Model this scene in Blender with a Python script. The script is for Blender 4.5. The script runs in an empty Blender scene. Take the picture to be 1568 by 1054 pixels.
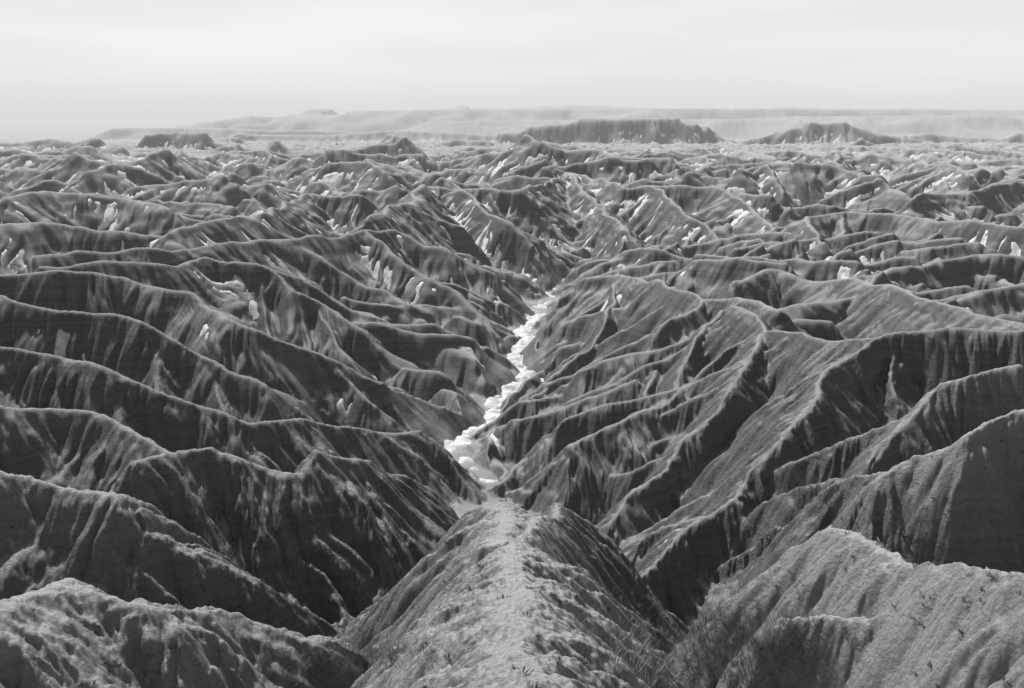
import bpy, math, numpy as np, time
from mathutils import Vector
T0=time.time()
f32=np.float32
NC=1300; NR=2600
F=1394.0; PIT=math.radians(13.8)
def ray(px,py):
    u=(px-784)/F; v=-(py-527)/F
    return u, math.cos(PIT)+v*math.sin(PIT), -math.sin(PIT)+v*math.cos(PIT)
def P(px,py,D):
    x,y,z=ray(px,py); k=D/(-z); return (x*k,y*k,-D)
def PY(px,py,dist):
    x,y,z=ray(px,py); k=dist/y; return (x*k,dist,z*k)
rng=np.random.RandomState(7)
TAB=rng.rand(256,256).astype(f32)*2*np.pi
GX=np.cos(TAB); GY=np.sin(TAB)
def perlin(x,y,seed=0):
    x=x+seed*17.31; y=y+seed*5.77
    xi=np.floor(x).astype(np.int32); yi=np.floor(y).astype(np.int32)
    fx=(x-xi).astype(f32); fy=(y-yi).astype(f32)
    u=fx*fx*fx*(fx*(fx*6-15)+10); v=fy*fy*fy*(fy*(fy*6-15)+10)
    a=xi&255; b=yi&255; a1=(xi+1)&255; b1=(yi+1)&255
    n00=GX[a,b]*fx+GY[a,b]*fy
    n10=GX[a1,b]*(fx-1)+GY[a1,b]*fy
    n01=GX[a,b1]*fx+GY[a,b1]*(fy-1)
    n11=GX[a1,b1]*(fx-1)+GY[a1,b1]*(fy-1)
    return ((n00*(1-u)+n10*u)*(1-v)+(n01*(1-u)+n11*u)*v)*1.4
GV=(rng.rand(4096,64).astype(f32)*2-1)
def flute_noise(s,e):
    si=np.floor(s).astype(np.int32); ei=np.floor(e).astype(np.int32)
    fs=(s-si).astype(f32); fe=(e-ei).astype(f32)
    a=si&4095; a1=(si+1)&4095; b=ei&63; b1=(ei+1)&63
    u=fs*fs*(3-2*fs); v=fe*fe*(3-2*fe)
    g0=GV[a,b]*(1-v)+GV[a,b1]*v; g1=GV[a1,b]*(1-v)+GV[a1,b1]*v
    alt=np.where((si&1)==0,1.0,-1.0)
    g0=alt*(0.12+.88*np.abs(g0)); g1=-alt*(0.12+.88*np.abs(g1))
    return g0*(1-u)+g1*u
def sstep(a,b,x):
    t=np.clip((x-a)/(b-a),0,1); return t*t*(3-2*t)
def make_grid(nc,nr):
    n1=int(nc*0.88); n2=(nc-n1)//2
    th=np.concatenate([np.linspace(-56,-32,n2,endpoint=False),np.linspace(-32,32,n1),np.linspace(32,56,n2+1)[1:]])
    th=np.radians(th)
    w=np.array([[1.0,0.012],[8,0.006],[14,0.0032],[1500,0.0032],[3500,0.005],[9000,0.010],[45000,0.05]])
    lr=[0.0]
    while lr[-1]<math.log(45000):
        lr.append(lr[-1]+float(np.interp(lr[-1],np.log(w[:,0]),w[:,1])))
    lr=np.array(lr); s=np.linspace(0,len(lr)-1,nr)
    return th,np.interp(s,np.arange(len(lr)),lr)
th,lr=make_grid(NC,NR); NC=len(th)
Rr=np.exp(lr)
X=(Rr[:,None]*np.sin(th)[None]).astype(f32); Y=(Rr[:,None]*np.cos(th)[None]-1.0).astype(f32)
RR=np.hypot(X,Y)
RD=[]
def rd(pts,s=0.8,r=1.0): RD.append(([P(*p) for p in pts],s*1.07,r*.36))
RD.append(([(0.3,-6,-1.9),(0.2,0,-2.2),(0.1,4,-3.4)]+[P(*p) for p in [(792,1054,7.3),(786,950,10),(790,880,12),(775,820,15.5),(762,768,20)]],1.15,2.2))
rd([(790,880,12.5),(810,800,18),(855,775,21.5),(905,805,24),(945,850,25.5)],.95,1.0)
rd([(-300,930,12),(12,915,14),(100,908,15),(230,930,15.5),(350,925,17),(430,958,18),(490,990,19.5)],.8,2.2)
rd([(-200,700,17),(12,722,18),(60,728,18.5),(110,745,18.7),(180,762,19),(225,800,21),(270,850,23.5),(330,905,26)],.85,1.)
rd([(-250,600,18),(12,620,20),(90,630,21),(200,665,21.5),(260,690,22)],.8,1.)
rd([(200,705,20.5),(260,693,21),(320,685,21),(400,715,22.5),(460,728,23.2),(490,692,22.2),(540,700,23.5),(620,725,27),(680,770,33),(695,805,38)],.85,1.2)
rd([(200,705,20.5),(220,760,22.5),(290,850,26)],.9,.8)
rd([(-250,510,21),(12,540,23),(150,555,24),(230,590,26),(330,620,28),(390,640,29.5),(480,640,31),(560,655,34),(640,665,37),(690,710,40),(725,768,43)],.8,1.1)
rd([(-200,440,21),(12,455,22),(60,470,23),(160,482,24),(240,500,25),(310,545,28),(400,590,31),(480,630,35)],.8,1.2)
rd([(-100,425,21),(60,430,22),(200,428,23),(290,445,24.5),(360,490,27),(430,525,30),(520,550,33),(600,585,37),(680,620,42),(732,652,45.8)],.8,1.2)
rd([(60,400,22),(250,408,24),(330,398,25),(400,412,26.5),(450,440,29),(530,475,33),(600,525,38),(650,575,43)],.75,1.5)
rd([(400,412,26.5),(460,430,30),(560,465,34),(640,500,39),(720,540,44),(780,590,49)],.75,1.3)
rd([(60,385,22),(200,388,24),(340,375,26),(430,365,27),(560,355,28),(600,378,31),(660,420,36),(730,480,43),(785,530,49)],.75,1.5)
rd([(560,355,28),(610,352,29),(690,385,34),(760,420,40),(810,465,48)],.8,1.5)
rd([(560,332,26),(625,310,26),(650,281,25),(720,285,26),(800,290,27),(845,278,27),(875,264,26),(960,285,28),(1080,287,28),(1180,300,29)],.75,1.8)
rd([(700,286,26),(770,335,33),(830,395,44),(850,440,52)],.8,1.5)
rd([(875,266,26),(900,300,32),(960,350,39),(1010,400,48),(1030,430,54)],.8,1.5)
rd([(1000,286,28),(1060,330,34),(1120,380,42),(1150,410,46)],.8,1.5)
rd([(1110,290,28),(1180,345,36),(1220,380,41)],.8,1.5)
rd([(250,352,24),(350,340,25),(400,325,26),(470,298,27),(560,300,27)],.75,2)
rd([(-100,335,21),(12,340,22),(100,345,24),(200,360,26),(330,372,28)],.7,2)
rd([(12,300,22),(70,292,23),(180,300,25),(260,318,28)],.7,2)
rd([(1060,452,28),(1000,430,31),(950,418,32),(900,420,33),(860,450,38),(828,515,45),(816,560,47.0),(790,600,46.5),(745,660,44.5),(712,700,43.5)],.85,1.2)
rd([(960,420,32),(940,470,36),(890,530,40),(850,580,43),(800,625,44.5)],.9,1.)
rd([(1190,470,26),(1140,460,27),(1060,452,28),(1030,490,30),(1000,540,34),(930,585,37),(860,640,40),(810,690,42),(765,745,43)],.9,1.)
rd([(1090,470,28.5),(1070,540,31),(1040,590,33.5),(960,650,36.5),(910,700,39),(860,765,41),(842,805,43)],.9,.9)
rd([(1350,515,21),(1250,520,24),(1190,505,26),(1150,545,27.5),(1110,600,30),(1030,690,34),(970,750,36),(928,800,37.5),(905,845,40)],.9,1.)
rd([(1190,505,26),(1175,478,25.5),(1130,465,26)],.9,1.)
rd([(1850,490,19),(1568,505,20),(1500,508,20.5),(1420,508,20.5),(1350,515,21),(1275,560,22.5),(1240,620,23.5),(1190,680,25),(1130,740,27),(1060,810,29),(1000,860,30),(967,885,30.5),(930,905,33)],.9,1.2)
rd([(1568,560,17.5),(1450,590,19),(1380,650,21),(1330,700,22.5)],.95,.8)
rd([(1850,600,14),(1568,630,15.5),(1480,670,16.5),(1410,700,18),(1350,745,19.5),(1335,800,21)],1.0,.8)
rd([(1850,910,8.6),(1568,885,10),(1450,868,11.5),(1380,858,12.3),(1320,832,13),(1262,806,13.8),(1225,825,14.7),(1215,860,16)],1.22,1.2)
rd([(1130,432,30),(1200,422,30),(1300,432,29),(1380,450,27),(1440,466,26),(1600,500,24),(1800,500,22)],.7,1.8)
rd([(1330,432,32),(1400,398,31),(1480,392,31),(1600,392,30),(1800,390,28)],.75,1.8)
rd([(1250,372,34),(1230,330,31),(1300,325,31),(1420,335,31),(1600,350,30)],.75,1.8)
rd([(1300,320,31),(1290,360,36),(1330,400,41)],.8,1.8)
rd([(1400,300,29),(1500,290,29),(1600,270,27)],.75,2)
rd([(1050,230,42),(1110,224,41),(1200,245,42),(1300,262,40)],.6,3)
rd([(880,610,40.5),(850,632,42.5),(805,655,44.5),(770,668,46)],.8,.8)
rd([(840,600,43),(815,625,44.8),(785,640,46.3)],.8,.8)
MS=[]
def ms(d,pts,s=.7,w=20): MS.append(([PY(a,b,d) for a,b in pts],s*1.4,4.0,w))
ms(2500,[(770,215),(790,203),(820,193),(860,190),(900,181),(950,182),(1030,181),(1060,190),(1080,195),(1112,212)],.6,24)
ms(2400,[(1145,216),(1195,200),(1235,187),(1260,190),(1290,187),(1335,205),(1400,214)],.5,10)
ms(6500,[(430,190),(520,176),(600,170),(760,168),(1000,167),(1300,168),(1568,170),(2100,170)],.3,300)
ms(5200,[(700,186),(860,184),(1100,183),(1200,178),(1560,177),(2000,175)],.2,60)
ms(12000,[(650,168),(690,163),(712,160),(730,165),(780,163),(900,159),(960,164),(1200,163),(1250,165)],.4,80)
ms(12000,[(1400,166),(1520,165),(1555,170)],.4,80)
ms(7500,[(270,188),(350,184),(400,176),(450,178),(478,165),(500,165),(515,180)],.4,25)
ms(1800,[(215,222),(236,206),(255,203),(305,203),(330,218)],.6,8)
ms(1500,[(375,232),(400,224),(412,216),(440,230),(500,232)],.6,2)
ms(1650,[(-80,220),(12,219),(70,213),(110,219),(142,210),(155,220),(200,224)],.5,4)
ms(2600,[(1500,222),(1568,204),(1640,198),(1800,205)],.6,10)
ms(2000,[(660,222),(700,214),(740,216),(770,222)],.5,8)
ms(3600,[(430,215),(560,206),(700,212)],.35,20)
ms(4200,[(190,196),(330,196),(430,198),(520,200)],.3,15)
ms(3300,[(330,212),(370,203),(420,206),(520,207),(600,200),(700,204),(770,208)],.35,8)
ms(3000,[(1330,214),(1400,203),(1440,208),(1500,212)],.5,5)
CH=[P(*p) for p in [(735,748,46),(690,716,46.3),(682,692,46.5),(715,670,46.9),(748,650,47.1),(765,615,48),(800,570,49.5),(800,520,51),(825,480,52),(862,430,54)]]
CHX=[0,0]+[CH[0][0],CH[2][0]]+[c[0] for c in CH[4:]]+[20]; CHY=[0,60]+[CH[0][1],CH[2][1]]+[c[1] for c in CH[4:]]+[420]
BS=.85
bi=np.linspace(0,NR-1,int(NR*BS)); bj=np.linspace(0,NC-1,int(NC*BS))
blr=np.interp(bi,np.arange(NR),lr); bth=np.interp(bj,np.arange(NC),th)
bR=np.exp(blr)
bx=(bR[:,None]*np.sin(bth)[None]).astype(f32); by=(bR[:,None]*np.cos(bth)[None]-1).astype(f32)
br=np.hypot(bx,by)
k1=sstep(10,40,br); k2=sstep(50,150,br); k3=sstep(400,1200,br); k4=sstep(2500,4500,br)
def warp(x,y,a,b,c):
    wx=x+1.0*a*perlin(x/6,y/6,1)+3.4*b*perlin(x/24,y/24,2); wy=y+1.0*a*perlin(x/6,y/6,4)+3.4*b*perlin(x/24,y/24,5)
    return wx,wy
wx,wy=warp(bx,by,k1,k2,k3)
def ridged(x,y,sd): return 1-np.abs(perlin(x,y,sd))*1.6
FY=[-10,0,20,30,48,64,82,105,150,211,314,400,700,1200,2500,5000,8000]; FD=[5,6,17,24,31,35,39.5,45,48,51,54,56,52,60,80,106,112]
def floor_z(x,y):
    fl=-np.interp(y,FY,FD).astype(f32)
    xc=np.interp(y,CHY,CHX); d=np.abs(x-xc)
    up=np.minimum(0.13*np.maximum(d-3,0)+.22*np.clip(d-2,0,8)*sstep(75,105,y),12)*(1-sstep(350,600,y))
    # V-shaped side gullies run deeper than the sheet of valley fill
    dn=7.0*sstep(3,8,d)*sstep(20,40,y)*(1-sstep(98,116,y))+4.5*sstep(4,9,x-xc)*sstep(98,112,y)*(1-sstep(170,215,y))+3.5*sstep(4,9,xc-x)*sstep(125,150,y)*(1-sstep(215,250,y))
    return (fl+up-dn).astype(f32),d
fl,dxc=floor_z(bx,by); fl=fl+0.3*perlin(bx/5,by/5,8)
B=fl.astype(f32).copy()
def tent(a,b,s,r,w,reach,s0,rid,fs=1.0,fam=1.0):
    ax,ay,az=a; bx_,by_,bz=b
    dx,dy=bx_-ax,by_-ay; L=math.sqrt(dx*dx+dy*dy)+1e-3
    cxm,cym=(ax+bx_)/2,(ay+by_)/2; rc=math.hypot(cxm,cym+1); ex=L/2+reach
    i0=np.searchsorted(bR,max(.5,rc-ex)); i1=min(len(bR),np.searchsorted(bR,rc+ex)+1)
    if rc>ex*1.02:
        tc=math.atan2(cxm,cym+1); da=math.asin(min(1,ex/rc))
        j0=np.searchsorted(bth,tc-da); j1=np.searchsorted(bth,tc+da)+1
    else: j0,j1=0,len(bth)
    if i1<=i0 or j1<=j0: return
    x=wx[i0:i1,j0:j1]; y=wy[i0:i1,j0:j1]
    if x.size==0: return
    tu=((x-ax)*dx+(y-ay)*dy)/(L*L); t=np.clip(tu,0,1)
    ddx=x-ax-t*dx; ddy=y-ay-t*dy
    d0=np.hypot(ddx,ddy); d=np.maximum(d0-w,0)
    z=az+t*(bz-az)-s*(np.sqrt(d*d+r*r)-r)
    sub=B[i0:i1,j0:j1]
    m=(z>sub)
    if not m.any(): return
    z=z[m]; d=d[m]; tt=t[m]; ex_=(tu[m]-tt)*L
    side=(( x[m]-ax)*dy-(y[m]-ay)*dx)>0
    if fs>0:
        g_=(bz-az)/L
        se=s0+tt*L+.8*ex_+(g_/s)*d*.8+np.where(side,331.7,0)+rid*57.3
        se=se+1.2*perlin(x[m]/6,y[m]/6,91)+2.5*fs*perlin(x[m]/(22*fs),y[m]/(22*fs),92)
        for wl,am in ((15,3.5),(6.5,1.8),(2.8,.9),(1.2,.38)):
            wl_=wl*fs
            if wl_<rc*.006: continue
            n_=np.abs(flute_noise(se/wl_*1.0,d/(wl_*4)+rid*3.1+wl))
            p_=1-np.minimum(1,n_*2.0)
            p_=p_**1.1
            z=z-am*fam*fs*(s/.85)*p_*sstep(0.12*wl_,.9*wl_,d)
    sv=sub[m]; sub[m]=np.maximum(sv,z.astype(f32))
rr=np.random.RandomState(12)
rid=0
def chain(x,y,z,ang,L,step,dz,s,r,fs,wig=.25,zn=.35):
    global rid
    rid+=1; pts=[(x,y,z)]
    n=max(1,int(L/step))
    for i in range(n):
        ang+=rr.randn()*wig; x+=math.cos(ang)*step; y+=math.sin(ang)*step; z+=dz*step+rr.randn()*zn*step/10
        pts.append((x,y,z))
    s0=0
    for a,b in zip(pts[:-1],pts[1:]):
        tent(a,b,s,r,0,60*max(1,fs*.8),s0,rid,fs); s0+=step
    return pts
CHE=[P(1010,980,17),P(965,880,27),(7,75,-38)]+CH
CHL=[P(520,990,30),P(600,960,30.5),P(650,880,34),P(690,800,38),CH[0]]
def chd(x,y):
    m=1e9
    for C in (CHE,CHL):
        for a,b in zip(C[:-1],C[1:]):
            dx,dy=b[0]-a[0],b[1]-a[1]; t=min(1,max(0,((x-a[0])*dx+(y-a[1])*dy)/(dx*dx+dy*dy))); m=min(m,math.hypot(x-a[0]-t*dx,y-a[1]-t*dy))
    return m
for q,(pts,s,r) in enumerate(RD):
    s0=0; rid+=1
    for a,b in zip(pts[:-1],pts[1:]):
        tent(a,b,s,r,0,80,s0,rid,1.0,.55 if q==0 else 1.0); s0+=math.dist(a[:2],b[:2])
    if q in (0,1): continue
    D=0; nxt=rr.uniform(3,9)
    for a,b in zip(pts[:-1],pts[1:]):
        L=math.dist(a[:2],b[:2]); sc_=min(1.6,max(.7,a[1]/130))
        while nxt<D+L:
            t=(nxt-D)/L; p=[a[i]+(b[i]-a[i])*t for i in range(3)]
            hd=math.atan2(b[1]-a[1],b[0]-a[0])
            if b[2]>a[2]+.3: hd+=math.pi
            mx=chd(p[0],p[1])-3
            if p[1]<40: mx=min(mx,6)
            for sd in (-1,1):
                Ls=min(rr.uniform(9,26)*sc_,mx)
                if rr.rand()<.75 and Ls>4:
                    chain(p[0],p[1],p[2]-.9,hd+sd*rr.uniform(.7,1.35),Ls,5*sc_,-rr.uniform(.46,.66),s*1.05,.3,.7*sc_,.16,.2)
            nxt+=rr.uniform(7,19)*sc_
        D+=L
print('manual',time.time()-T0)
def topz(y): return -np.interp(y,[200,330,420,560,800,1200,1700,2400],[38,38,32,31,36,47,57,70])
for i in range(420):
    y=rr.uniform(92,440); x=rr.uniform(-.75,.75)*y
    xc=np.interp(y,CHY,CHX); dc=abs(x-xc); c_=chd(x,y)
    lo,hi,LL=rr.uniform(4,9),rr.uniform(14,34),0
    f_=-np.interp(y,FY,FD)+min(.13*dc+1.7,12)
    sgn=1 if x<xc else -1
    toch=0 if sgn>0 else math.pi
    a1,dz_=rr.uniform(-1.1,.5)*sgn,-rr.uniform(.08,.3)
    if c_<7: continue
    if c_<22: lo=min(lo,1.5+.2*c_)
    chain(x,y,f_+lo,toch+a1,max(5,min(hi,c_-5)),6,dz_,.8,.4,.75,.2,.3)
print('fill',time.time()-T0)
cnt=0
yy=235.0
while yy<2300:
    sc_=np.interp(yy,[235,500,1000,2300],[.8,1.0,1.35,2.4])
    half=yy*.72
    nx=int(2*half/(80*sc_))
    for k in range(nx+1):
        x=-half+(k+rr.rand()*1.4)*80*sc_; y=yy+rr.rand()*64*sc_
        dc=abs(x-np.interp(y,CHY,CHX))
        if y<420 and dc<60: continue
        tz=topz(y)+rr.randn()*4.5
        if y<400: tz-=3
        ang=rr.uniform(0,3.14)
        sz=rr.uniform(.5,1.5)
        L=rr.uniform(45,110)*sc_*sz
        pts=chain(x-math.cos(ang)*L*.4,y-math.sin(ang)*L*.4,tz,ang,L,11*sc_,rr.uniform(-.08,.08),.8,.7*sc_,sc_,.35,1.6)
        for i,p in enumerate(pts[1:-1]):
            for sd in (-1,1):
                if rr.rand()<.75:
                    chain(p[0],p[1],p[2]-.5,ang+sd*rr.uniform(.7,1.5),rr.uniform(20,45)*sc_*sz,10*sc_,-rr.uniform(.32,.5),.85,.5*sc_,sc_*.8,.25,.6)
        cnt+=1
    yy+=66*sc_
print('random',cnt,time.time()-T0)
wx=bx+10*k3*perlin(bx/70,by/70,3)+16*k3*perlin(bx/230,by/230,33)+k4*(150*perlin(bx/700,by/700,34)+50*perlin(bx/220,by/220,35))
wy=by+14*k3*perlin(bx/70,by/70,6)+30*k3*perlin(bx/230,by/230,36)+k4*(200*perlin(bx/700,by/700,37)+90*perlin(bx/220,by/220,38))
qx=bx+22*perlin(bx/80,by/80,11)+8*perlin(bx/25,by/25,15); qy=by+22*perlin(bx/80,by/80,12)+8*perlin(bx/25,by/25,16)
n=0.6*ridged(qx/160,qy/125,13)+0.3*ridged(qx/58,qy/48,14)+.10*ridged(qx/20,qy/17,17)
A=np.interp(br,[0,1200,1700,2600,3500,6000,9000],[0,0,17,19,15,7,3]).astype(f32)
B=np.maximum(B,np.where(br>1300,fl+A*(np.clip(n,0,1)**1.3*1.5-0.12),-999)).astype(f32)
for pts,s,r,w in MS:
    rid+=1; s0=0; fs=min(8,pts[0][1]/330.)
    for a,b in zip(pts[:-1],pts[1:]):
        tent(a,b,s,r,w,min(1200,pts[0][1]*.25),s0,rid,fs if pts[0][1]<9000 else 0,.8 if pts[0][1]<4000 else .35); s0+=math.dist(a[:2],b[:2])
B+=k3*(1.6*perlin(bx/60,by/60,27)).astype(f32)
wx,wy=warp(bx,by,k1,k2,k3)
for a,b in zip(CH[:-1],CH[1:]):
    dx,dy=b[0]-a[0],b[1]-a[1]; L2=dx*dx+dy*dy
    t=np.clip(((wx-a[0])*dx+(wy-a[1])*dy)/L2,0,1); d=np.hypot(wx-a[0]-t*dx,wy-a[1]-t*dy)
    zb=a[2]+t*(b[2]-a[2])
    zc=zb+1.1*np.maximum(d-.9,0)
    B=np.where(d<9,np.minimum(B,zc),B)
    B=np.where(d<3.5,np.maximum(B,zb-.3),B)
B=B.astype(f32)
per=3.1; amp=np.interp(br,[0,80,150,400,2000,4000],[0,.02,.05,.14,.4,.3])
B=B+(amp*np.sin((B+1.8*perlin(bx/50,by/50,20)+.8*perlin(bx/11,by/11,25))*2*np.pi/per)*per*0.30).astype(f32)
kc=1-np.exp(-(dxc/12)**2)
B=B+(0.9*k2*kc*perlin(bx/33,by/33,30)+1.5*k2*perlin(bx/14,by/14,29)+0.4*k1*perlin(bx/8,by/8,21)+0.2*perlin(bx/3.1,by/3.1,22)*sstep(3,12,br)).astype(f32)
def upsample(G):
    i=np.linspace(0,G.shape[0]-1,NR); j=np.linspace(0,G.shape[1]-1,NC)
    i0=np.minimum(i.astype(int),G.shape[0]-2); j0=np.minimum(j.astype(int),G.shape[1]-2)
    fi=(i-i0)[:,None].astype(f32); fj=(j-j0)[None].astype(f32)
    H=G[i0]*(1-fi)+G[i0+1]*fi
    return H[:,j0]*(1-fj)+H[:,j0+1]*fj
Z=upsample(B).astype(f32)
print('base',time.time()-T0)
dRow=np.gradient(Rr); dTh=np.gradient(th)[NC//2]
def pblur(G,rad):
    n0=np.clip(np.round(rad/dRow),1,60).astype(int); n1=np.clip(np.round(rad/(Rr*dTh)),1,60).astype(int)
    c=np.concatenate([np.zeros((1,NC)),np.cumsum(G,axis=0,dtype=np.float64)],0)
    i=np.arange(NR); lo=np.maximum(i-n0,0); hi=np.minimum(i+n0+1,NR)
    G=((c[hi]-c[lo])/(hi-lo)[:,None])
    c=np.concatenate([np.zeros((NR,1)),np.cumsum(G,axis=1)],1)
    j=np.arange(NC)[None]; lo=np.maximum(j-n1[:,None],0); hi=np.minimum(j+n1[:,None]+1,NC)
    G=(np.take_along_axis(c,hi,1)-np.take_along_axis(c,lo,1))/(hi-lo)
    return G.astype(f32)
def blur(G,n):
    for ax in (0,1):
        c=np.cumsum(np.pad(G,[(n+1,n) if a==ax else (0,0) for a in (0,1)],mode='edge').astype(np.float64),axis=ax)
        if ax==0: G=((c[2*n+1:]-c[:-(2*n+1)])/(2*n+1))
        else: G=((c[:,2*n+1:]-c[:,:-(2*n+1)])/(2*n+1))
    return G.astype(f32)
def grad(Z):
    dr=np.gradient(Z,axis=0)/np.gradient(Rr)[:,None]
    dt=np.gradient(Z,axis=1)/(np.gradient(th)[None]*Rr[:,None])
    s=np.sin(th)[None]; c=np.cos(th)[None]
    return (dr*s+dt*c).astype(f32),(dr*c-dt*s).astype(f32)
RTAB=rng.rand(2,256,256).astype(f32)
def gully(Z,wl,rmin,rmax,strength,sharp,seed,bl=.3,frq=1.5,off=.8,f0=.1,f1=.65):
    i0=max(0,np.searchsorted(Rr,rmin)-2); i1=min(NR,np.searchsorted(Rr,rmax)+2)
    gx,gy=grad(pblur(Z,wl*bl))
    gx=gx[i0:i1]; gy=gy[i0:i1]
    sl=np.hypot(gx,gy)+1e-5
    sx=-gy/sl; sy=gx/sl
    x=X[i0:i1]/(wl*frq)+seed*3.3; y=Y[i0:i1]/(wl*frq)+seed*7.7
    xi=np.floor(x); yi=np.floor(y); fx=x-xi; fy=y-yi
    xi=xi.astype(np.int32); yi=yi.astype(np.int32)
    C=np.zeros_like(x); S=np.zeros_like(x)
    for a in (-1,0,1):
        for b in (-1,0,1):
            ia=(xi+a)&255; ib=(yi+b)&255
            dx=fx-a-RTAB[0][ia,ib]; dy=fy-b-RTAB[1][ia,ib]
            w=np.exp(-2.5*(dx*dx+dy*dy))
            ph=(dx*sx+dy*sy)*(2*np.pi*frq)
            C+=w*np.cos(ph); S+=w*np.sin(ph)
    m=np.sqrt(C*C+S*S)+1e-4
    c=C/np.maximum(m,0.25)
    v=np.sqrt(np.clip((1+c)/2,0,1)); h=sharp*v+(1-sharp)*(1-np.sqrt(np.clip((1-c)/2,0,1)))-off
    r=RR[i0:i1]
    fade=sstep(f0,f1,sl)
    rf=sstep(rmin*0.8,rmin*1.25+0.1,r)*(1-sstep(rmax*0.7,rmax,r))
    mod=0.8+0.8*perlin(X[i0:i1]/(wl*4),Y[i0:i1]/(wl*4),seed+40)
    Z=Z.copy()
    Z[i0:i1]+=(h*wl*strength*fade*rf*np.clip(mod,.2,1.5)).astype(f32)
    return Z
Z=gully(Z,60,1500,4200,.16,.5,2)
Z=gully(Z,2.4,9,170,.14,.85,6,f0=.3,f1=.8)
Z=gully(Z,1.0,6,140,.21,.9,7,f0=.3,f1=.8)
Z=gully(Z,.45,4,80,.20,.9,8,f0=.3,f1=.8)
def lump(wl,a,r1):
    i1=np.searchsorted(Rr,r1)
    Z[:i1]+=(a*perlin(X[:i1]/wl,Y[:i1]/wl,int(wl*10)+60)*(1-sstep(r1*.6,r1,RR[:i1]))).astype(f32)
lump(1.3,.09,120); lump(.6,.08,90); lump(.27,.055,70); lump(.13,.04,40)
print('gully',time.time()-T0)
def hz(x,y):
    r=math.hypot(x,y+1); t=math.atan2(x,y+1)
    i=np.interp(math.log(max(r,1.01)),lr,np.arange(NR)); j=np.interp(t,th,np.arange(NC))
    i0=min(int(i),NR-2); j0=min(int(j),NC-2); a=i-i0; b=j-j0
    return float((Z[i0,j0]*(1-b)+Z[i0,j0+1]*b)*(1-a)+(Z[i0+1,j0]*(1-b)+Z[i0+1,j0+1]*b)*a)
def cast(px,py):
    x,y,z=ray(px,py); k=6.0
    while k<6000:
        if hz(x*k,y*k)>z*k: return x*k,y*k,z*k
        k*=1.004
    return None
def mesh_from_grid(name,Zg,mask=None,mat=None):
    nr,nc=Zg.shape
    co=np.stack([X,Y,Zg],-1).reshape(-1,3).astype(f32)
    idx=np.arange(nr*nc,dtype=np.int32).reshape(nr,nc)
    q=np.stack([idx[:-1,:-1],idx[:-1,1:],idx[1:,1:],idx[1:,:-1]],-1)
    if mask is not None:
        fm=(mask[:-1,:-1]|mask[:-1,1:]|mask[1:,1:]|mask[1:,:-1])
        q=q[fm]; used=np.unique(q); rem=np.zeros(nr*nc,np.int32); rem[used]=np.arange(len(used)); co=co[used]; q=rem[q]
    q=q.reshape(-1,4)
    return mesh_np(name,co,q,mat,True)
def mesh_np(name,co,q,mat,smooth):
    k=q.shape[1]
    me=bpy.data.meshes.new(name)
    me.vertices.add(len(co)); me.vertices.foreach_set('co',np.ascontiguousarray(co,dtype=f32).ravel())
    me.loops.add(len(q)*k); me.loops.foreach_set('vertex_index',np.ascontiguousarray(q).ravel().astype(np.int32))
    me.polygons.add(len(q)); me.polygons.foreach_set('loop_start',np.arange(0,len(q)*k,k,dtype=np.int32))
    if smooth: me.polygons.foreach_set('use_smooth',np.ones(len(q),bool))
    me.update(calc_edges=True)
    ob=bpy.data.objects.new(name,me); bpy.context.scene.collection.objects.link(ob)
    if mat: me.materials.append(mat)
    return ob
def newmat(n):
    m=bpy.data.materials.new(n); m.use_nodes=True; nt=m.node_tree
    return m,nt,nt.nodes['Principled BSDF']
class NB:
    def __init__(s,nt): s.nt=nt
    def n(s,t,**k):
        nd=s.nt.nodes.new(t)
        for a,b in k.items(): setattr(nd,a,b)
        return nd
    def set(s,inp,v):
        if isinstance(v,bpy.types.NodeSocket): s.nt.links.new(v,inp)
        else: inp.default_value=v
    def math(s,op,a,b=0.0,c=None,clamp=False):
        nd=s.n('ShaderNodeMath',operation=op,use_clamp=clamp); s.set(nd.inputs[0],a); s.set(nd.inputs[1],b)
        if c is not None: s.set(nd.inputs[2],c)
        return nd.outputs[0]
    def noise(s,vec,scale,det=4,rough=.55,dist=0):
        nd=s.n('ShaderNodeTexNoise'); s.set(nd.inputs['Vector'],vec); nd.inputs['Scale'].default_value=scale
        nd.inputs['Detail'].default_value=det; nd.inputs['Roughness'].default_value=rough; nd.inputs['Distortion'].default_value=dist
        return nd.outputs['Fac']
    def mr(s,v,a,b,c,d,smooth=True):
        nd=s.n('ShaderNodeMapRange',interpolation_type='SMOOTHSTEP' if smooth else 'LINEAR'); s.set(nd.inputs[0],v)
        for i,q in enumerate((a,b,c,d)): nd.inputs[i+1].default_value=q
        return nd.outputs[0]
m_clay,nt,bs=newmat('badlands_clay'); g=NB(nt)
tc=g.n('ShaderNodeTexCoord').outputs['Object']
geo=g.n('ShaderNodeNewGeometry')
sp=g.n('ShaderNodeSeparateXYZ'); nt.links.new(geo.outputs['Normal'],sp.inputs[0])
pp=g.n('ShaderNodeSeparateXYZ'); nt.links.new(tc,pp.inputs[0])
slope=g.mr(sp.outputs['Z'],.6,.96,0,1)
n1=g.noise(tc,.06,3,.6); n2=g.noise(tc,2.4,6,.8); n3=g.noise(tc,11,3,.7)
zz=g.math('ADD',pp.outputs['Z'],g.math('MULTIPLY',n1,3.0))
cx=g.n('ShaderNodeCombineXYZ'); nt.links.new(zz,cx.inputs['Z'])
st=g.noise(cx.outputs[0],1.1,5,.85)
st=g.mr(st,.40,.60,-.5,.5)
cap=g.math('MULTIPLY',g.mr(pp.outputs['Z'],-27,-11,0,.26),g.mr(pp.outputs['Y'],50,95,1,0))
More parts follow.
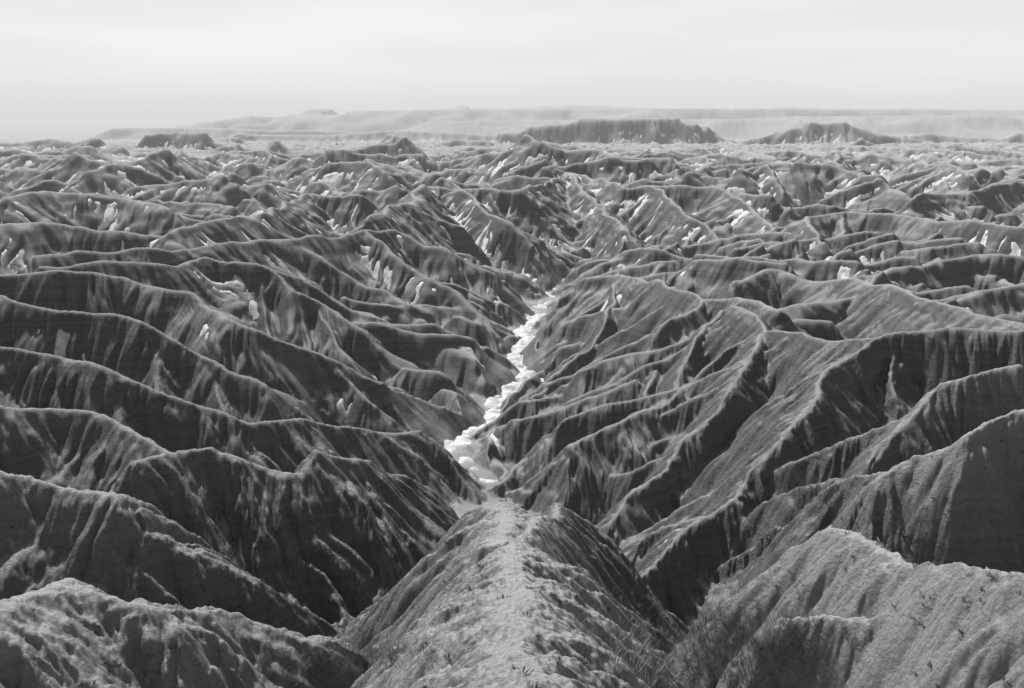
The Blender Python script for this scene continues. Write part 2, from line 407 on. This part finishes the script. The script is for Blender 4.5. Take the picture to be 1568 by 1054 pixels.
v=g.math('MULTIPLY_ADD',slope,.25,.18)  # upward faces painted paler, steep ones darker, imitating sunlight on the tops
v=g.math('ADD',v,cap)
v=g.math('ADD',v,g.math('MULTIPLY',g.math('SUBTRACT',n1,.5),.05))
v=g.math('ADD',v,g.math('MULTIPLY',g.math('SUBTRACT',n2,.5),.20))
v=g.math('ADD',v,g.math('MULTIPLY',g.math('SUBTRACT',n3,.5),.30))
v=g.math('ADD',v,g.math('MULTIPLY',st,.06))
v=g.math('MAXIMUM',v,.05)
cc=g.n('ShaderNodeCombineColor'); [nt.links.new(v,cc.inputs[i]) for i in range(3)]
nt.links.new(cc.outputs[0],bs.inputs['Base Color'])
bs.inputs['Roughness'].default_value=1.0; bs.inputs['Specular IOR Level'].default_value=.05
vor=g.n('ShaderNodeTexVoronoi'); nt.links.new(tc,vor.inputs['Vector']); vor.inputs['Scale'].default_value=7
hgt=g.math('MULTIPLY_ADD',vor.outputs['Distance'],-.16,g.noise(tc,2.6,7,.78))
b1=g.n('ShaderNodeBump'); b1.inputs['Strength'].default_value=1; b1.inputs['Distance'].default_value=.40
nt.links.new(hgt,b1.inputs['Height'])
nt.links.new(b1.outputs[0],bs.inputs['Normal'])
m_snow,nt2,bs2=newmat('old_snow'); h=NB(nt2)
tc2=h.n('ShaderNodeTexCoord').outputs['Object']
sv=h.mr(h.noise(tc2,.9,5,.7),.3,.65,.42,.82)
c2=h.n('ShaderNodeCombineColor'); [nt2.links.new(sv,c2.inputs[i]) for i in range(3)]
nt2.links.new(c2.outputs[0],bs2.inputs['Base Color']); bs2.inputs['Roughness'].default_value=.8
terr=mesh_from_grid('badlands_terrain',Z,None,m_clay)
# ---------------- snow
sn=np.full_like(Z,-1.0); ZC=np.full_like(Z,-999.0)
nz=0.5*perlin(X/6,Y/6,71)+0.35*perlin(X/2.2,Y/2.2,72)
def strip(pts,w,v=1.0,flat=None):
    for a,b in zip(pts[:-1],pts[1:]):
        dx,dy=b[0]-a[0],b[1]-a[1]; L2=dx*dx+dy*dy+1e-6
        ra=min(math.hypot(*a[:2]),math.hypot(*b[:2]))-w*3-math.sqrt(L2); rb=max(math.hypot(*a[:2]),math.hypot(*b[:2]))+w*3+2
        i0=np.searchsorted(Rr,max(ra,1)); i1=np.searchsorted(Rr,rb)
        x=X[i0:i1]; y=Y[i0:i1]
        if flat is not None: x,y=warp(x,y,sstep(10,40,RR[i0:i1]),sstep(50,150,RR[i0:i1]),0)
        t=np.clip(((x-a[0])*dx+(y-a[1])*dy)/L2,0,1); d=np.hypot(x-a[0]-t*dx,y-a[1]-t*dy)
        if flat is None:
            sn[i0:i1]=np.maximum(sn[i0:i1],v+.5-d/w+nz[i0:i1])
        else:
            zc=a[2]+t*(b[2]-a[2])+flat+1.9*nz[i0:i1]-.12*d-3.5*sstep(w*.55,w,d)-1.2*sstep(215,300,RR[i0:i1])
            ZC[i0:i1]=np.maximum(ZC[i0:i1],np.where(d<w,zc,-999))
strip(CH,3.5,1.0,.75)
SP=[([(745,375),(765,410)],2.2),([(700,340),(718,352)],2.4),([(825,325),(850,345),(868,380)],2.6),([(560,390),(600,430)],1.8),([(610,390),(645,420)],1.8),
 ([(1275,390),(1300,408),(1320,425)],4.2),([(75,500),(115,545)],1.0),([(310,500),(335,550)],.8),([(360,440),(385,470)],1.6),([(420,400),(455,420)],1.7),
 ([(1000,255),(1010,272)],5.),([(1170,380),(1185,390)],2.4),([(1080,785),(1010,840)],.8),([(755,670),(765,690)],.8),([(785,450),(810,490)],2.),
 ([(525,625),(540,640)],.9),([(595,540),(615,560)],1.2),([(1340,405),(1355,420)],2.5),([(165,330),(175,360)],2.8),([(140,305),(150,320)],3),([(400,320),(405,350)],2.4)]
for pts,w in SP:
    c=[cast(*p) for p in pts]
    if all(q is not None for q in c): strip(c,w*1.1,.8)
Zp=pblur(Z,1.6)
conc=np.where(RR<350,(Zp-Z)/.5,(blur(Z,5)-Z)/(RR*0.003))
sn=np.minimum(sn,.6+conc*1.9)
patch=perlin(X/22,Y/17,75)+.9*perlin(X/7,Y/6,76)
sg=np.interp(RR,[150,260,600,1600,2500,3500,6000],[-.6,.2,.8,.8,.2,-.2,-2])
far=np.where(RR>150,(patch-.55)*1.8+sg+.5,-1)
far=np.minimum(far,.5+(conc-.16)*3.5)
thick=np.interp(RR,[0,60,300,1000,4000],[.35,.45,.8,2.1,5])
ZS=np.where(RR<350,Zp-.25,blur(Z,1)-.02)+(np.clip(np.maximum(sn,far),-1,1.2)-.5)*thick
mask=(np.maximum(sn,far)>.2)
ZS=np.where(ZC>ZS,ZC,ZS)
ZS=np.where(mask|(ZC<-900),ZS,ZC)
mask=mask|(ZC>-900)
mask&=(ZS>Z-1.5)
snow=mesh_from_grid('snow_patches',ZS,mask,m_snow)
print('mesh',time.time()-T0)
# ---------------- vegetation
def simple(name,val):
    m,nt,b=newmat(name); q=NB(nt); t=q.n('ShaderNodeTexCoord').outputs['Object']
    s=q.mr(q.noise(t,6,3),.3,.7,val*.6,val*1.4); c=q.n('ShaderNodeCombineColor'); [nt.links.new(s,c.inputs[i]) for i in range(3)]
    nt.links.new(c.outputs[0],b.inputs['Base Color']); b.inputs['Roughness'].default_value=.9; return m
m_grass=simple('dry_grass_straw',.30); m_tw=simple('bare_twig',.13); m_sc=simple('dark_scrub',.10)
def blades(name,centres,n,h,spread,wd,mat,seed):
    r=np.random.RandomState(seed); V=[]
    for (x,y) in centres:
        z=hz(x,y)-.03
        k=r.randint(int(n*.6),n+1)
        a=r.rand(k)*6.283; sp_=r.rand(k)**.6*spread; bx0=x+np.cos(a)*sp_*.5; by0=y+np.sin(a)*sp_*.5
        hh=h*(.5+.8*r.rand(k)); lx=np.cos(a)*hh*(.3+.6*r.rand(k)); ly=np.sin(a)*hh*(.3+.6*r.rand(k))
        p=r.rand(k)*3.14; px=np.cos(p)*wd; py=np.sin(p)*wd
        zz=np.full(k,z)
        V.append(np.stack([np.stack([bx0-px,by0-py,zz],-1),np.stack([bx0+px,by0+py,zz],-1),np.stack([bx0+lx,by0+ly,zz+hh],-1)],1))
    V=np.concatenate(V).reshape(-1,3); q=np.arange(len(V)).reshape(-1,3)
    return mesh_np(name,V,q,mat,False)
r=np.random.RandomState(3)
cs=[]
for (px,py,n_,sx_,sy_) in [(1100,975,200,75,22),(1050,1010,100,60,25),(560,1000,60,45,14),(1180,1000,60,50,22),(480,1020,50,50,12),(1010,930,80,25,30)]:
    for i in range(n_):
        c=cast(px+r.randn()*sx_,py+r.randn()*sy_)
        if c and c[1]<50: cs.append(c[:2])
blades('dry_grass',cs,40,.32,.40,.008,m_grass,5)
cs=[]
for i in range(240):
    px=r.uniform(-60,1630); py=r.uniform(650,1060)
    c=cast(px,py)
    if c and c[1]<85: cs.append(c[:2])
blades('scrub_tufts',cs,46,.10,.22,.010,m_sc,6)
def shrub(name,base,H,seed):
    r=np.random.RandomState(seed); V=[];Q=[]
    def tube(p,q_,r0,r1):
        d=(q_-p); d.normalize(); a=d.orthogonal().normalized(); b=d.cross(a); o=len(V)
        for (c,rr) in ((p,r0),(q_,r1)):
            for k in range(4):
                t=k*1.5708; V.append(c+a*math.cos(t)*rr+b*math.sin(t)*rr)
        for k in range(4): Q.append((o+k,o+(k+1)%4,o+4+(k+1)%4,o+4+k))
    def grow(p,d,L,rad,dep):
        n=3
        for s_ in range(n):
            d2=(d+Vector(r.randn(3))*.18).normalized(); q_=p+d2*L/n; tube(p,q_,rad,rad*.8); p=q_; d=d2; rad*=.8
            if dep>0:
                for k in range(r.randint(1,3)):
                    grow(p,(d+Vector(r.randn(3))*.6+Vector((0,0,.15))).normalized(),L*.62,rad*.65,dep-1)
    for i in range(11):
        a=r.rand()*6.28; grow(Vector(base)+Vector((r.randn()*.1,r.randn()*.1,-.1)),Vector((math.cos(a)*.75,math.sin(a)*.75,.9)).normalized(),H*.6,.02,3)
    mesh_np(name,np.array([list(v) for v in V]),np.array(Q),m_tw,False)
for i,(px,py,H) in enumerate([(1275,790,3.2),(1385,822,2.6),(1225,780,2.2)]):
    c=cast(px,py)
    if c: shrub('bare_shrub' if i==0 else 'bare_shrub.%03d'%i,(c[0],c[1],hz(c[0],c[1])),H*min(1.2,c[1]/42),20+i); print('shrub',c)
# ---------------- haze layer
bpy.ops.mesh.primitive_cube_add(size=1,location=(0,20000,50)); hz_o=bpy.context.object; hz_o.name='haze_air'; hz_o.scale=(90000,60000,500)
mh=bpy.data.materials.new('haze'); mh.use_nodes=True; n=mh.node_tree; n.nodes.clear()
o=n.nodes.new('ShaderNodeOutputMaterial'); va=n.nodes.new('ShaderNodeVolumeAbsorption'); ve=n.nodes.new('ShaderNodeEmission'); ad=n.nodes.new('ShaderNodeAddShader')
KH=.9e-4
va.inputs['Color'].default_value=(0,0,0,1); va.inputs['Density'].default_value=KH
ve.inputs['Strength'].default_value=KH*.72  # haze glows by itself, emission standing in for scattered light
n.links.new(va.outputs[0],ad.inputs[0]); n.links.new(ve.outputs[0],ad.inputs[1]); n.links.new(ad.outputs[0],o.inputs['Volume']); hz_o.data.materials.append(mh)
# ---------------- world + sun
EL=math.radians(49); AZ=math.radians(-28)
w=bpy.data.worlds.new('World'); bpy.context.scene.world=w; w.use_nodes=True; n=w.node_tree; q=NB(n)
bg=n.nodes['Background']
sky=q.n('ShaderNodeTexSky',sky_type='NISHITA'); sky.sun_disc=False; sky.sun_elevation=EL; sky.sun_rotation=AZ; sky.dust_density=3
bw=q.n('ShaderNodeRGBToBW'); n.links.new(sky.outputs[0],bw.inputs[0])
gen=q.n('ShaderNodeTexCoord').outputs['Generated']
sx=q.n('ShaderNodeSeparateXYZ'); n.links.new(gen,sx.inputs[0])
mp=q.n('ShaderNodeMapping'); mp.inputs['Scale'].default_value=(1.2,1.2,9); n.links.new(gen,mp.inputs[0])
cl=q.noise(mp.outputs[0],1.6,6,.5)
lift=q.mr(cl,.3,.7,0.92,1.06)
veil=q.math('MULTIPLY',q.mr(sx.outputs['Z'],.10,.6,8.4,1.9),q.mr(sx.outputs['Y'],-.8,.7,.33,1))
base=q.math('MULTIPLY_ADD',bw.outputs[0],.10,veil)
val=q.math('MULTIPLY',base,lift)
c3=q.n('ShaderNodeCombineColor'); [n.links.new(val,c3.inputs[i]) for i in range(3)]
n.links.new(c3.outputs[0],bg.inputs[0]); bg.inputs[1].default_value=.1
L=bpy.data.lights.new('sun','SUN'); L.energy=5; L.angle=math.radians(2); L.color=(1,.995,.985)
lo=bpy.data.objects.new('sun',L); bpy.context.scene.collection.objects.link(lo)
d=Vector((math.sin(AZ)*math.cos(EL),math.cos(AZ)*math.cos(EL),math.sin(EL)))
lo.rotation_euler=d.to_track_quat('Z','Y').to_euler(); lo.location=(0,0,100)
cam=bpy.data.cameras.new('camera'); co=bpy.data.objects.new('camera',cam); bpy.context.scene.collection.objects.link(co)
co.location=(0,0,0); co.rotation_euler=(math.radians(90)-PIT,0,0); cam.lens=36*F/1568; cam.sensor_width=36; cam.clip_end=120000; cam.clip_start=.1
bpy.context.scene.camera=co
sc=bpy.context.scene; sc.view_settings.view_transform='Standard'; sc.view_settings.look='None'; sc.view_settings.exposure=0
print('total',time.time()-T0, 'ground under cam',hz(0,0))
